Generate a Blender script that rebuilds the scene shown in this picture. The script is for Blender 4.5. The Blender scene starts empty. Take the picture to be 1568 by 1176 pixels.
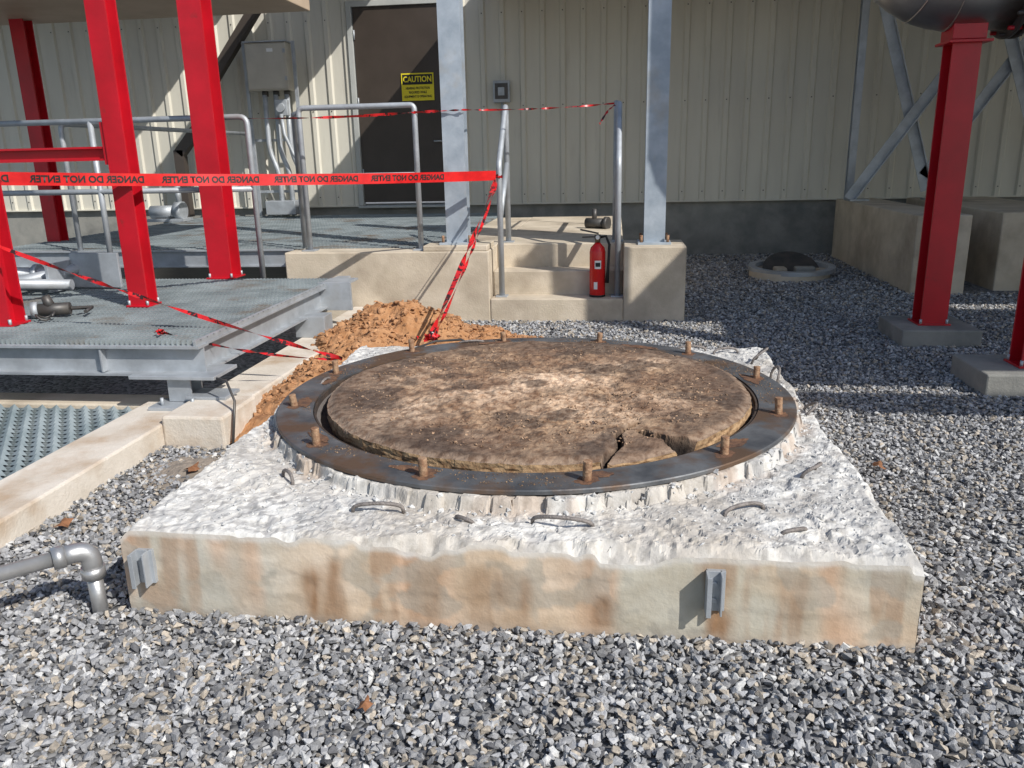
import bpy, bmesh, math, random
import numpy as np
from mathutils import Vector, Matrix, Euler
random.seed(7); rng=np.random.RandomState(7)
scn=bpy.context.scene
# ------------------------------------------------------------------ helpers
def link(o,parent=None):
    scn.collection.objects.link(o)
    if parent is not None: o.parent=parent
    return o
def empty(name):
    e=bpy.data.objects.new(name,None); e.empty_display_size=.2
    return link(e)
def mesh_obj(name,verts,faces,mat=None,parent=None,smooth=False):
    me=bpy.data.meshes.new(name); me.from_pydata([tuple(v) for v in verts],[],[tuple(f) for f in faces]); me.update()
    if mat: me.materials.append(mat)
    if smooth:
        for p in me.polygons: p.use_smooth=True
    return link(bpy.data.objects.new(name,me),parent)
def from_bm(bm,name,mat,parent,smooth=False):
    me=bpy.data.meshes.new(name); bm.to_mesh(me); bm.free()
    if mat: me.materials.append(mat)
    if smooth:
        for p in me.polygons: p.use_smooth=True
    return link(bpy.data.objects.new(name,me),parent)
def box(parent,name,x0,x1,y0,y1,z0,z1,mat,bev=.006):
    bm=bmesh.new()
    bmesh.ops.create_cube(bm,size=1.0)
    for v in bm.verts:
        v.co=Vector(((x0+x1)/2+v.co.x*(x1-x0),(y0+y1)/2+v.co.y*(y1-y0),(z0+z1)/2+v.co.z*(z1-z0)))
    if bev: bmesh.ops.bevel(bm,geom=bm.edges[:],offset=bev,segments=2,affect='EDGES',profile=.5)
    return from_bm(bm,name,mat,parent)
def beam(parent,name,p0,p1,rects,mat,up=(0,0,1)):
    """extrude rectangles (u0,u1,v0,v1) from p0 to p1; v along 'up', u sideways"""
    p0=Vector(p0);p1=Vector(p1);d=(p1-p0).normalized();up=Vector(up)
    s=d.cross(up).normalized(); w=s.cross(d).normalized()
    V=[];F=[]
    for (a,b,c,e) in rects:
        n=len(V)
        for p in (p0,p1):
            for (u,v) in ((a,c),(b,c),(b,e),(a,e)): V.append(p+s*u+w*v)
        F+=[(n,n+1,n+2,n+3),(n+7,n+6,n+5,n+4),(n,n+4,n+5,n+1),(n+1,n+5,n+6,n+2),(n+2,n+6,n+7,n+3),(n+3,n+7,n+4,n)]
    return mesh_obj(name,V,F,mat,parent)
def hprof(w,h,t=.012,tf=.015):
    return [(-w/2,w/2,h/2-tf,h/2),(-w/2,w/2,-h/2,-h/2+tf),(-t/2,t/2,-h/2+tf,h/2-tf)]
def tube(parent,name,pts,r,mat,seg=12,smooth=True,cap=True):
    pts=[Vector(p) for p in pts]; n=len(pts); V=[];F=[]
    t0=(pts[1]-pts[0]).normalized()
    a=Vector((0,0,1)) if abs(t0.z)<.9 else Vector((1,0,0))
    nrm=t0.cross(a).normalized()
    for i,p in enumerate(pts):
        if i==0:t=t0
        elif i==n-1:t=(pts[i]-pts[i-1]).normalized()
        else:t=((pts[i+1]-p).normalized()+(p-pts[i-1]).normalized()).normalized()
        nrm=(nrm-t*nrm.dot(t)).normalized(); b=t.cross(nrm)
        rr=r[i] if isinstance(r,(list,tuple)) else r
        for k in range(seg):
            an=2*math.pi*k/seg; V.append(p+nrm*math.cos(an)*rr+b*math.sin(an)*rr)
    for i in range(n-1):
        for k in range(seg):
            k2=(k+1)%seg; F.append((i*seg+k,i*seg+k2,(i+1)*seg+k2,(i+1)*seg+k))
    if cap: F.append(tuple(range(seg-1,-1,-1))); F.append(tuple((n-1)*seg+k for k in range(seg)))
    o=mesh_obj(name,V,F,mat,parent,False)
    if smooth:
        for p in o.data.polygons: p.use_smooth=len(p.vertices)==4
    return o
def cyl(parent,name,p0,p1,r,mat,seg=20): return tube(parent,name,[p0,p1],r,mat,seg)
def bend(p0,p1,p2,rad,n=6):
    """rounded corner points at p1"""
    p0,p1,p2=Vector(p0),Vector(p1),Vector(p2)
    a=p1+(p0-p1).normalized()*rad; b=p1+(p2-p1).normalized()*rad
    return [tuple((1-t)**2*a+2*t*(1-t)*p1+t*t*b) for t in [i/n for i in range(n+1)]]
# ---------------- numpy noise
def _h(ix,iy,s):
    n=(ix*374761393+iy*668265263+s*1442695041)&0xffffffff
    n=((n^(n>>13))*1274126177)&0xffffffff
    return ((n^(n>>16))&0xffff)/65535.0
def vn(x,y,s=0):
    x=np.asarray(x,float);y=np.asarray(y,float)
    ix=np.floor(x).astype(np.int64);iy=np.floor(y).astype(np.int64);fx=x-ix;fy=y-iy
    fx=fx*fx*(3-2*fx);fy=fy*fy*(3-2*fy)
    return (_h(ix,iy,s)*(1-fx)+_h(ix+1,iy,s)*fx)*(1-fy)+(_h(ix,iy+1,s)*(1-fx)+_h(ix+1,iy+1,s)*fx)*fy
def fbm(x,y,o=4,s=0):
    r=0;a=.5;t=0
    for i in range(o):
        c_,s_=math.cos(.7*i+.4),math.sin(.7*i+.4)
        r=r+a*vn((x*c_-y*s_)*2**i+17.3*i,(x*s_+y*c_)*2**i+5.1*i,s+i);t+=a;a*=.5
    return r/t
def facet(x,y,s=0):
    ix=np.floor(x).astype(np.int64);iy=np.floor(y).astype(np.int64)
    best=np.full(x.shape,9.);h=np.zeros(x.shape)
    for dx in(-1,0,1):
        for dy in(-1,0,1):
            cx=ix+dx;cy=iy+dy
            px=cx+_h(cx,cy,s);py=cy+_h(cx,cy,s+1)
            d=(x-px)**2+(y-py)**2
            hh=_h(cx,cy,s+2)+(x-px)*(_h(cx,cy,s+3)-.5)*1.2+(y-py)*(_h(cx,cy,s+4)-.5)*1.2
            m=d<best; best=np.where(m,d,best);h=np.where(m,hh,h)
    return h
def ss(a,b,x):
    t=np.clip((x-a)/(b-a),0,1);return t*t*(3-2*t)
# ---------------- materials
def mat(name,c1,c2=None,scale=5,rough=.7,metal=0,bump=0,bscale=40,attr=None,detail=4,lo=.35,hi=.65,c3=None,s3=2,lo3=.55,hi3=.7,stretch=None,rough2=None,bdist=.01):
    m=bpy.data.materials.new(name);m.use_nodes=True;nt=m.node_tree;N=nt.nodes;L=nt.links
    b=N['Principled BSDF'];b.inputs['Roughness'].default_value=rough;b.inputs['Metallic'].default_value=metal
    tc=N.new('ShaderNodeTexCoord');vec=tc.outputs['Object']
    if stretch:
        mp=N.new('ShaderNodeMapping');mp.inputs['Scale'].default_value=stretch;L.new(vec,mp.inputs[0]);v2=mp.outputs[0]
    else:v2=vec
    def noise(sc,det,v):
        n=N.new('ShaderNodeTexNoise');n.inputs['Scale'].default_value=sc;n.inputs['Detail'].default_value=det;n.inputs['Roughness'].default_value=.6;L.new(v,n.inputs['Vector']);return n.outputs['Fac']
    def ramp(f,a,c):
        r=N.new('ShaderNodeMapRange');r.inputs[1].default_value=a;r.inputs[2].default_value=c;L.new(f,r.inputs[0]);return r.outputs[0]
    def mix(f,A,B,mode='MIX'):
        x=N.new('ShaderNodeMix');x.data_type='RGBA';x.blend_type=mode
        if isinstance(f,float):x.inputs[0].default_value=f
        else:L.new(f,x.inputs[0])
        for s,v in((6,A),(7,B)):
            if isinstance(v,tuple):x.inputs[s].default_value=(*v,1)
            else:L.new(v,x.inputs[s])
        return x.outputs[2]
    col=c1
    if attr:
        a=N.new('ShaderNodeAttribute');a.attribute_name=attr;col=a.outputs['Color']
        if c2: col=mix(ramp(noise(scale,detail,v2),lo,hi),col,mix(1.0,col,c2,'MULTIPLY'))
    elif c2: col=mix(ramp(noise(scale,detail,v2),lo,hi),c1,c2)
    if c3: col=mix(ramp(noise(s3,detail,v2),lo3,hi3),col,c3)
    if isinstance(col,tuple): b.inputs['Base Color'].default_value=(*col,1)
    else: L.new(col,b.inputs['Base Color'])
    if rough2 is not None:
        r=N.new('ShaderNodeMapRange');r.inputs[3].default_value=rough;r.inputs[4].default_value=rough2;L.new(noise(scale*1.7,3,v2),r.inputs[0]);L.new(r.outputs[0],b.inputs['Roughness'])
    if bump:
        bp=N.new('ShaderNodeBump');bp.inputs['Strength'].default_value=bump;bp.inputs['Distance'].default_value=bdist
        L.new(noise(bscale,4,vec),bp.inputs['Height']);L.new(bp.outputs[0],b.inputs['Normal'])
    return m
M={}
M['galv']=mat('galvanized_steel',(.34,.36,.38),(.46,.49,.52),6,.45,.45,.1,60,c3=(.26,.25,.23),s3=3,lo3=.58,hi3=.8,rough2=.65)
M['galvcol']=mat('galvanized_column',(.31,.36,.41),(.44,.49,.54),5,.55,.3,.1,60,c3=(.37,.34,.29),s3=2.2,lo3=.56,hi3=.8)
M['grate']=mat('grating_steel',(.20,.23,.24),(.32,.36,.37),3,.6,.2,.1,60,c3=(.2,.17,.14),s3=2)
M['pitgrate']=mat('pit_grating_steel',(.16,.20,.21),(.27,.31,.32),3,.55,.2,.1,60)
M['red']=mat('red_paint',(.50,.006,.018),(.38,.006,.014),3,.38,0,.05,80,c3=(.22,.02,.02),s3=7,lo3=.64,hi3=.8)
M['siding']=mat('beige_metal_siding',(.62,.595,.51),(.56,.535,.46),1.2,.5,0,.03,20,c3=(.46,.43,.36),s3=2.5,lo3=.6,hi3=.85,stretch=(2.5,2.5,.35))
M['conc']=mat('concrete',(.48,.41,.31),(.60,.52,.41),3,.88,0,.35,60,c3=(.34,.28,.21),s3=1.6,lo3=.48,hi3=.72)
M['concg']=mat('grey_concrete',(.22,.22,.20),(.30,.29,.26),3,.9,0,.35,60,c3=(.15,.15,.14),s3=2,lo3=.5,hi3=.75)
M['concl']=mat('pale_concrete',(.56,.50,.42),(.66,.60,.52),4,.88,0,.4,60,c3=(.42,.31,.21),s3=2.3,lo3=.52,hi3=.72)
M['padtop']=mat('chipped_concrete',(.6,.6,.6),(.78,.77,.75),26,.92,0,.5,80,attr='Col',lo=.50,hi=.68,bdist=.005)
M['plaster']=mat('stained_plaster',(.5,.4,.3),(.84,.80,.75),7,.85,0,.3,35,attr='Col')
M['plug']=mat('charred_insulation',(.4,.3,.2),(.50,.42,.37),26,.95,0,.9,50,attr='Col',lo=.42,hi=.64)
M['flange']=mat('flange_steel',(.085,.09,.098),(.19,.195,.20),5,.38,.55,.15,45,c3=(.15,.095,.062),s3=3.4,lo3=.47,hi3=.60,rough2=.75)
M['scale']=mat('mill_scale_rust',(.085,.045,.03),(.20,.10,.052),24,.9,.1,.6,90)
M['rust']=mat('rusty_bolt',(.22,.11,.06),(.40,.26,.16),40,.8,.2,.6,120)
M['rebar']=mat('rebar_steel',(.17,.15,.14),(.28,.25,.23),40,.6,.4,.6,150)
M['soot']=mat('soot',(.03,.022,.018),(.07,.045,.03),12,.95,0,.8,60)  # near-black brown for the lip and fill of the gap around the plug
M['door']=mat('brown_door_paint',(.045,.034,.026),(.055,.042,.033),3,.45)
M['frame']=mat('door_frame_paint',(.36,.37,.35),(.43,.44,.42),3,.5)
M['yellow']=mat('sign_yellow',(.75,.62,.02),None,1,.5)
M['ink']=mat('black_ink',(.012,.012,.012),None,1,.6)
M['boxtan']=mat('enclosure_paint',(.42,.39,.33),(.48,.45,.38),4,.5,0)
M['extred']=mat('extinguisher_red',(.60,.012,.012),None,1,.22)
M['white']=mat('white_label',(.75,.75,.72),None,1,.5)
M['brass']=mat('dark_brass',(.18,.15,.10),None,1,.4,.8)
M['dirt']=mat('dirt',(.33,.155,.062),(.45,.245,.12),9,.97,0,1.0,45,c3=(.21,.095,.04),s3=5)
M['dirtgrey']=mat('dirty_fines',(.30,.25,.20),(.20,.17,.14),12,.97,0,1.0,60)
M['tape']=mat('barricade_tape_red',(.66,.016,.016),(.50,.01,.012),9,.35,0)
M['tape2']=mat('barricade_tape_crumpled',(.60,.014,.016),(.42,.01,.012),9,.35,0,c3=(.03,.01,.01),s3=22,lo3=.52,hi3=.56)
M['duct']=mat('stainless_duct',(.50,.49,.47),(.36,.34,.32),2.5,.28,.95,.05,15,rough2=.45)
M['alu']=mat('aluminium_conduit',(.50,.50,.50),(.38,.38,.38),8,.4,.7,.1,60)
M['brownpipe']=mat('brown_downspout',(.06,.048,.04),None,1,.5)
M['tan']=mat('tan_tank_paint',(.46,.36,.26),(.38,.29,.20),2,.6)
M['leaf']=mat('dry_leaf_brown',(.25,.11,.05),(.16,.07,.03),30,.8)
M['dark']=mat('dark_steel',(.07,.07,.07),(.11,.10,.09),8,.5,.5)
M['stone']=mat('gravel_stone',(.2,.2,.2),(.74,.75,.77),90,.8,0,.4,160,attr='Col',lo=.4,hi=.65,detail=2)
def ground_mat():
    m=bpy.data.materials.new('gravel_bed');m.use_nodes=True;nt=m.node_tree;N=nt.nodes;L=nt.links;b=N['Principled BSDF'];b.inputs['Roughness'].default_value=.9
    tc=N.new('ShaderNodeTexCoord');v=N.new('ShaderNodeTexVoronoi');v.inputs['Scale'].default_value=38;L.new(tc.outputs['Object'],v.inputs['Vector'])
    cr=N.new('ShaderNodeValToRGB');e=cr.color_ramp.elements;e[0].color=(.08,.08,.082,1);e[1].color=(.32,.32,.32,1)
    sp=N.new('ShaderNodeSeparateColor');L.new(v.outputs['Color'],sp.inputs[0]);L.new(sp.outputs[0],cr.inputs[0]);L.new(cr.outputs[0],b.inputs['Base Color'])
    bp=N.new('ShaderNodeBump');bp.inputs['Strength'].default_value=1;bp.inputs['Distance'].default_value=.02;bp.invert=True;L.new(v.outputs['Distance'],bp.inputs['Height']);L.new(bp.outputs[0],b.inputs['Normal'])
    return m
M['ground']=ground_mat()
# ------------------------------------------------------------------ camera
YAW=math.radians(7.39);PITCH=math.radians(15.77);ROLL=math.radians(-1.29);F=1238.0
cd=bpy.data.cameras.new('camera');cam=link(bpy.data.objects.new('camera',cd));cd.sensor_width=36;cd.lens=36*F/1568;cd.clip_end=600;cd.clip_start=.05
cam.matrix_world=Matrix.Translation((0,0,1.6))@Matrix.Rotation(YAW,4,'Z')@Matrix.Rotation(math.pi/2-PITCH,4,'X')@Matrix.Rotation(ROLL,4,'Z')
scn.camera=cam
# ------------------------------------------------------------------ light
U,Vv=.95,.72
sd=Vector((U,-Vv,1)).normalized()
elev=math.asin(sd.z);az=math.atan2(sd.x,sd.y)
w=bpy.data.worlds.new("World");scn.world=w;w.use_nodes=True;wn=w.node_tree
sky=wn.nodes.new('ShaderNodeTexSky');sky.sky_type='NISHITA';sky.sun_disc=False;sky.sun_elevation=elev;sky.sun_rotation=az
bg=wn.nodes['Background'];bg.inputs[1].default_value=.13;wn.links.new(sky.outputs[0],bg.inputs[0])
sl=bpy.data.lights.new('sun','SUN');sl.energy=5.0;sl.angle=math.radians(.5);sl.color=(1,.965,.91)
so=link(bpy.data.objects.new('sun',sl));so.rotation_euler=sd.to_track_quat('Z','Y').to_euler();so.location=(8,-6,10)
scn.view_settings.view_transform='Standard';scn.view_settings.look='None';scn.view_settings.exposure=0
# ------------------------------------------------------------------ ground
mesh_obj('ground',[(-300,-300,0),(300,-300,0),(300,300,0),(-300,300,0)],[(0,1,2,3)],M['ground'])
def hull_template(k):
    r=np.random.RandomState(100+k);bm=bmesh.new()
    n=10
    P=r.randn(n,3);P/=np.linalg.norm(P,axis=1)[:,None];P*=np.array([1,.75,.6])*(.85+.3*r.rand(n,1))
    for p in P:bm.verts.new(p)
    bmesh.ops.convex_hull(bm,input=bm.verts[:])
    bad=[v for v in bm.verts if not v.link_faces]
    for v in bad:bm.verts.remove(v)
    bmesh.ops.triangulate(bm,faces=bm.faces[:])
    bm.verts.index_update()
    V=np.array([v.co[:] for v in bm.verts]);T=np.array([[v.index for v in f.verts] for f in bm.faces]);bm.free();return V,T
temps=[hull_template(k) for k in range(14)]
def proj(X,Y,Z):
    sy,cy=math.sin(YAW),math.cos(YAW);sp,cp=math.sin(PITCH),math.cos(PITCH)
    a=X*cy+Y*sy;b=-X*sy+Y*cy;c=Z-1.6;z=b*cp-c*sp;v=b*sp+c*cp
    return 784+F*a/z,588-F*v/z,z
def scatter(name,density,x0,x1,y0,y1,smin,smax,keep,colfn,zfn,parent=None,material=None,pw=2.0):
    n=int(density*(x1-x0)*(y1-y0));r=rng
    X=r.uniform(x0,x1,n);Y=r.uniform(y0,y1,n)
    px,py,z=proj(X,Y,0*X)
    k=keep(X,Y)&(px>-260)&(px<1830)&(py<1330)&(z>.3)
    X,Y=X[k],Y[k];n=len(X)
    S=smin+(smax-smin)*r.rand(n)**pw
    col=colfn(n,X,Y);Zc=zfn(X,Y,S)
    q=r.randn(n,4);q/=np.linalg.norm(q,axis=1)[:,None]
    w_,x_,y_,z_=q.T
    R=np.stack([1-2*(y_*y_+z_*z_),2*(x_*y_-z_*w_),2*(x_*z_+y_*w_),2*(x_*y_+z_*w_),1-2*(x_*x_+z_*z_),2*(y_*z_-x_*w_),2*(x_*z_-y_*w_),2*(y_*z_+x_*w_),1-2*(x_*x_+y_*y_)],1).reshape(n,3,3)
    tid=r.randint(0,len(temps),n);VV=[];TT=[];CC=[];off=0
    for t,(V,T) in enumerate(temps):
        i=np.where(tid==t)[0]
        if len(i)==0:continue
        P=np.einsum('nij,vj->nvi',R[i],V)*S[i][:,None,None]*.5
        P[:,:,2]*=.8
        P+=np.stack([X[i],Y[i],Zc[i]],1)[:,None,:]
        VV.append(P.reshape(-1,3));TT.append((T[None]+(np.arange(len(i))*len(V))[:,None,None]+off).reshape(-1,3))
        CC.append(np.repeat(col[i],len(V),axis=0));off+=len(i)*len(V)
    V=np.concatenate(VV);T=np.concatenate(TT);C=np.concatenate(CC)
    me=bpy.data.meshes.new(name);me.vertices.add(len(V));me.vertices.foreach_set('co',V.ravel())
    me.loops.add(len(T)*3);me.loops.foreach_set('vertex_index',T.ravel().astype(np.int32))
    me.polygons.add(len(T));me.polygons.foreach_set('loop_start',(np.arange(len(T))*3).astype(np.int32));me.polygons.foreach_set('loop_total',np.full(len(T),3,np.int32))
    me.update(calc_edges=True);a=me.color_attributes.new('Col','FLOAT_COLOR','POINT');a.data.foreach_set('color',np.concatenate([C,np.ones((len(C),1))],1).ravel())
    me.polygons.foreach_set('use_smooth',np.zeros(len(T),bool))
    me.materials.append(material or M['stone'])
    return link(bpy.data.objects.new(name,me),parent)
def keep_g(X,Y):
    k=~((X>-1.74)&(X<.98)&(Y>2.47)&(Y<5.33))
    k&=~((X<-2.62)&(Y>.0));k&=~((Y>7.87)&(X<.67));k&=~((X<-2.25)&(Y>4.15));k&=Y<13.25
    k&=~((X>3.3)&(Y>9.5));return k
def stonecol(n,X,Y):
    r=rng;g=.17+.30*r.rand(n)**1.1
    c=np.stack([g*1.0,g*1.0,g*1.01],1)
    t=r.rand(n)
    w=t<.11;c[w]=np.stack([.48+.16*r.rand(w.sum())]*3,1)*np.array([1,.985,.95])
    b=(t>.11)&(t<.30);gb=(.24+.24*r.rand(b.sum()))[:,None];c[b]=gb*np.array([1.1,.96,.78])
    d=(t>.30)&(t<.37);gd=(.08+.06*r.rand(d.sum()))[:,None];c[d]=gd*np.array([1,1,1.05])
    return c
gr=empty('gravel')
rz=lambda X,Y,S:S*.22+.012*rng.rand(len(X))
scatter('stones_near',4200,-3.2,2.6,.9,3.2,.018,.050,keep_g,stonecol,rz,gr)
scatter('stones_mid',2900,-2.8,4.0,3.2,6.2,.018,.045,keep_g,stonecol,rz,gr)
scatter('stones_back',1900,-2.2,4.6,6.2,9.0,.022,.05,keep_g,stonecol,rz,gr)
scatter('stones_far',1000,.4,5.4,9.0,13.3,.028,.06,keep_g,stonecol,rz,gr)
# ------------------------------------------------------------------ grid mesh helper
def color_attr(me,C):
    a=me.color_attributes.new('Col','FLOAT_COLOR','POINT');a.data.foreach_set('color',np.concatenate([C,np.ones((len(C),1))],1).ravel())
def lerp(a,b,t):return a*(1-t[...,None])+b*t[...,None]
# ------------------------------------------------------------------ pad
RC=(-.41,4.05)
pad=empty('concrete_foundation_pad')
X0,X1,Y0,Y1=-1.755,.995,2.455,5.36
N=400
gx=np.linspace(X0,X1,N);gy=np.linspace(Y0,Y1,N)
GX,GY=np.meshgrid(gx,gy)
wX=GX+(fbm(GX*10,GY*10,3,9)-.5)*.08;wY=GY+(fbm(GX*10,GY*10,3,11)-.5)*.08
big=fbm(GX*2.2,GY*2.2,4,3);med=fbm(GX*12,GY*12,4,6);chip2=facet(wX*24,wY*24,31);fine=fbm(GX*50,GY*50,3,5)
lump=ss(.55,.75,fbm(GX*22+3,GY*22,2,19))
rr=np.hypot(GX-RC[0],GY-RC[1]);th=np.arctan2(GY-RC[1],GX-RC[0])
H=.343+(big-.5)*.026+(med-.5)*.018+(chip2-.5)*.005+(fine-.5)*.007+lump*.008*ss(.45,.6,fbm(GX*3,GY*3,2,21))
H-=.014*ss(1.50,1.36,rr)
pits=ss(.62,.72,fbm(GX*13+5,GY*13,3,15));H-=pits*.010
edge=1.312+.04*(fbm(wX*6,wY*6,3,8)-.45)+.03*(facet(wX*13,wY*13,35)-.5)
rise=1-ss(0,.022,rr-edge)
H=np.where(rr<1.29,.374,H*(1-rise)+(.385+.006*(chip2-.5))*rise)
H=np.where(rr<1.1,.33,H)
def bord(t,s,amp,base=.338):
    q=t+.05*(fbm(t*9,t*.1+s,2,s+9)-.5)
    f=fbm(q*4.2,q*.13+s,3,s)
    return base-amp*(.35*ss(.36,.44,f)+.65*ss(.52,.60,f))-.014*fbm(t*17,t*.2+s,3,s+5)
zf=bord(GX,41,.052);left=ss(-1.25,-1.35,GX);zf=zf*(1-left)+(.338-.008*fbm(GX*11,GX,2,3))*left
zb=bord(GX,42,.04);zl=bord(GY,43,.03);zr=bord(GY,44,.03)
for zz,d in((zf,GY-Y0),(zb,Y1-GY),(zl,GX-X0),(zr,X1-GX)):
    wav=.5+1.5*fbm(wX*8,wY*8,3,60)
    H=np.minimum(H,zz+d*wav+((chip2-.5)*.010+(med-.5)*.018)*ss(0,.02,d))
JX=GX+(fbm(GX*30,GY*30,2,70)-.5)*.006*((GX>X0+.01)&(GX<X1-.01));JY=GY+(fbm(GX*30,GY*30,2,71)-.5)*.006*((GY>Y0+.01)&(GY<Y1-.01))
V=np.stack([JX,JY,H],-1).reshape(-1,3)
idx=np.arange(N*N).reshape(N,N)
Fq=np.stack([idx[:-1,:-1],idx[:-1,1:],idx[1:,1:],idx[1:,:-1]],-1).reshape(-1,4)
C=lerp(np.array([.47,.46,.44]),np.array([.64,.63,.60]),ss(.3,.65,fbm(GX*6,GY*6,5,80)))
C=lerp(C,np.array([.30,.295,.29]),.75*ss(.57,.67,fbm(GX*34,GY*34,2,81)))
C=lerp(C,np.array([.40,.36,.31]),.55*ss(.52,.64,fbm(GX*2.6+7,GY*2.6,4,84)))
C=lerp(C,np.array([.38,.37,.36]),.5*pits)
C=lerp(C,np.array([.36,.25,.17]),.55*ss(.50,.62,fbm(GX*5,GY*5,3,86))*ss(1.42,1.32,rr))
tan=ss(.52,.68,fbm(GX*1.3,GY*1.3,3,82))*.22+ss(.10,.0,GY-Y0)*.2*fbm(GX*4,GY*4,2,5)
C=lerp(C,np.array([.54,.47,.38]),np.clip(tan,0,1))
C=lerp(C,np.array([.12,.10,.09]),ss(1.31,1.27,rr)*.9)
o=mesh_obj('chipped_top',V,Fq,M['padtop'],pad);color_attr(o.data,C.reshape(-1,3))
def skirt(name,xs,ys,zt,nrm,side):
    K=32;n=len(xs);t=np.linspace(0,1,K)
    Zs=zt[None,:]*(1-t[:,None])+(-.06)*t[:,None]
    s=(xs if side in'fb' else ys)[None,:]+0*Zs
    bul=(fbm(s*4,Zs*6,3,90)-.5)*.005*np.minimum(1,t[:,None]*8)
    bul=bul+.003*ss(.53,.57,fbm(s*2.6,Zs*9,3,95))*np.minimum(1,t[:,None]*6)
    Xs=xs[None,:]+nrm[0]*bul;Ys=ys[None,:]+nrm[1]*bul
    V=np.stack([Xs+0*Zs,Ys+0*Zs,Zs],-1).reshape(-1,3);id=np.arange(K*n).reshape(K,n)
    Fq=np.stack([id[:-1,:-1],id[1:,:-1],id[1:,1:],id[:-1,1:]],-1).reshape(-1,4)
    C=lerp(np.array([.56,.44,.32]),np.array([.68,.57,.45]),ss(.35,.65,fbm(s*2.5,Zs*5,4,96)))
    C=lerp(C,np.array([.46,.45,.38]),.8*ss(.50,.60,fbm(s*1.1+3,Zs*1.6,3,97)))
    C=lerp(C,np.array([.45,.44,.385]),.85*ss(-1.0,-1.3,s)*(1 if side=='f' else 0))
    C=lerp(C,np.array([.58,.36,.23]),.65*ss(.48,.62,fbm(s*3.7+9,Zs*.8,3,98)))
    C=lerp(C,np.array([.34,.22,.14]),.65*ss(.55,.68,fbm(s*11,Zs*1.3,3,99)))
    C=lerp(C,np.array([.36,.34,.29]),.6*ss(.62,.68,fbm(s*7.5,Zs*9,3,197)))
    if side=='f':
        for cx,wd,a,top in((.385,.035,.9,.16),(.36,.03,.75,.3),(-1.03,.05,.8,.26),(-.96,.03,.75,.3),(-.02,.05,.6,.2),(-.42,.09,.5,.28),(-.30,.03,.5,.26),(-.62,.04,.45,.3),(.62,.03,.4,.3)):
            g=np.exp(-((s-cx-.03*(fbm(s*9,Zs*9,2,7)-.5))/wd)**2)*ss(top,top-.08,Zs)*a*(.5+1.0*fbm(s*36,Zs*8,2,55))
            C=lerp(C,np.array([.26,.14,.065]),np.clip(g,0,.9))
    C=lerp(C,np.array([.64,.625,.59]),.8*ss(.022,.0,(zt[None,:]-Zs)-.015*fbm(s*20,Zs*20,2,3)))
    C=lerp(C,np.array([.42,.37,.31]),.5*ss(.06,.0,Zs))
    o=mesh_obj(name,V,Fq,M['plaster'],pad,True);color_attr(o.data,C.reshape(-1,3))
skirt('front_face',JX[0],JY[0],H[0],(0,-1),'f')
skirt('back_face',JX[-1][::-1],JY[-1][::-1],H[-1][::-1],(0,1),'b')
skirt('left_face',JX[::-1,0],JY[::-1,0],H[::-1,0],(-1,0),'l')
skirt('right_face',JX[:,-1],JY[:,-1],H[:,-1],(1,0),'r')
def padh(x,y):
    i=int(np.clip((x-X0)/(X1-X0)*(N-1),0,N-1));j=int(np.clip((y-Y0)/(Y1-Y0)*(N-1),0,N-1));return H[j,i]
def hoop(p,ang,w,h,skew=.3):
    d=Vector((math.cos(ang),math.sin(ang),0));s=Vector((-d.y,d.x,0));pts=[]
    z=padh(*p)
    for i in range(15):
        t=i/14;a=t*math.pi
        pts.append(Vector((p[0],p[1],z))+d*(-math.cos(a)*w/2)+s*(skew*math.sin(a)*h)+Vector((0,0,(math.sin(a)**.5)*h-.012)))
    tube(pad,'rebar_hoop',pts,.0075,M['rebar'],8)
for (x,y,a,w_,h_) in[(-.86,2.68,.1,.19,.045),(-.17,2.62,-.12,.22,.06),(.48,2.78,.5,.17,.035),(.78,3.15,.9,.11,.06),(-1.32,2.95,-.8,.1,.05),(.9,4.55,1.7,.12,.1),(.86,5.0,1.2,.14,.1),(.72,5.2,.2,.16,.05),(.95,4.0,1.5,.1,.07),(.5,5.25,.1,.2,.05),(-.95,5.22,.3,.2,.06),(-1.5,4.9,.9,.14,.07),(-1.6,4.2,1.4,.12,.06),(-.52,2.62,2.6,.08,.03),(.62,2.62,.4,.09,.02)]:
    hoop((x,y),a,w_,h_,random.uniform(-.9,.9))
def chipcol(n,X,Y):
    g=(.44+.22*rng.rand(n))[:,None];return g*np.array([1,.985,.95])
def padz(X,Y,S):
    i=np.clip(((X-X0)/(X1-X0)*(N-1)).astype(int),0,N-1);j=np.clip(((Y-Y0)/(Y1-Y0)*(N-1)).astype(int),0,N-1);return H[j,i]+S*.08
scatter('loose_chips',1200,X0+.02,X1-.02,Y0+.03,Y1-.03,.004,.024,lambda X,Y:np.hypot(X-RC[0],Y-RC[1])>1.33,chipcol,padz,pad,pw=3)
scatter('rim_fragments',1300,X0+.02,X1-.02,Y0+.03,Y1-.03,.010,.040,lambda X,Y:(np.hypot(X-RC[0],Y-RC[1])>1.31)&(np.hypot(X-RC[0],Y-RC[1])<1.37),chipcol,padz,pad)
tube(pad,'loose_cable',[(-1.35,5.15,.36),(-1.2,5.25,.40),(-1.02,5.26,.41),(-.9,5.2,.37),(-.86,5.1,.37)],.008,M['dark'],8)
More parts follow.
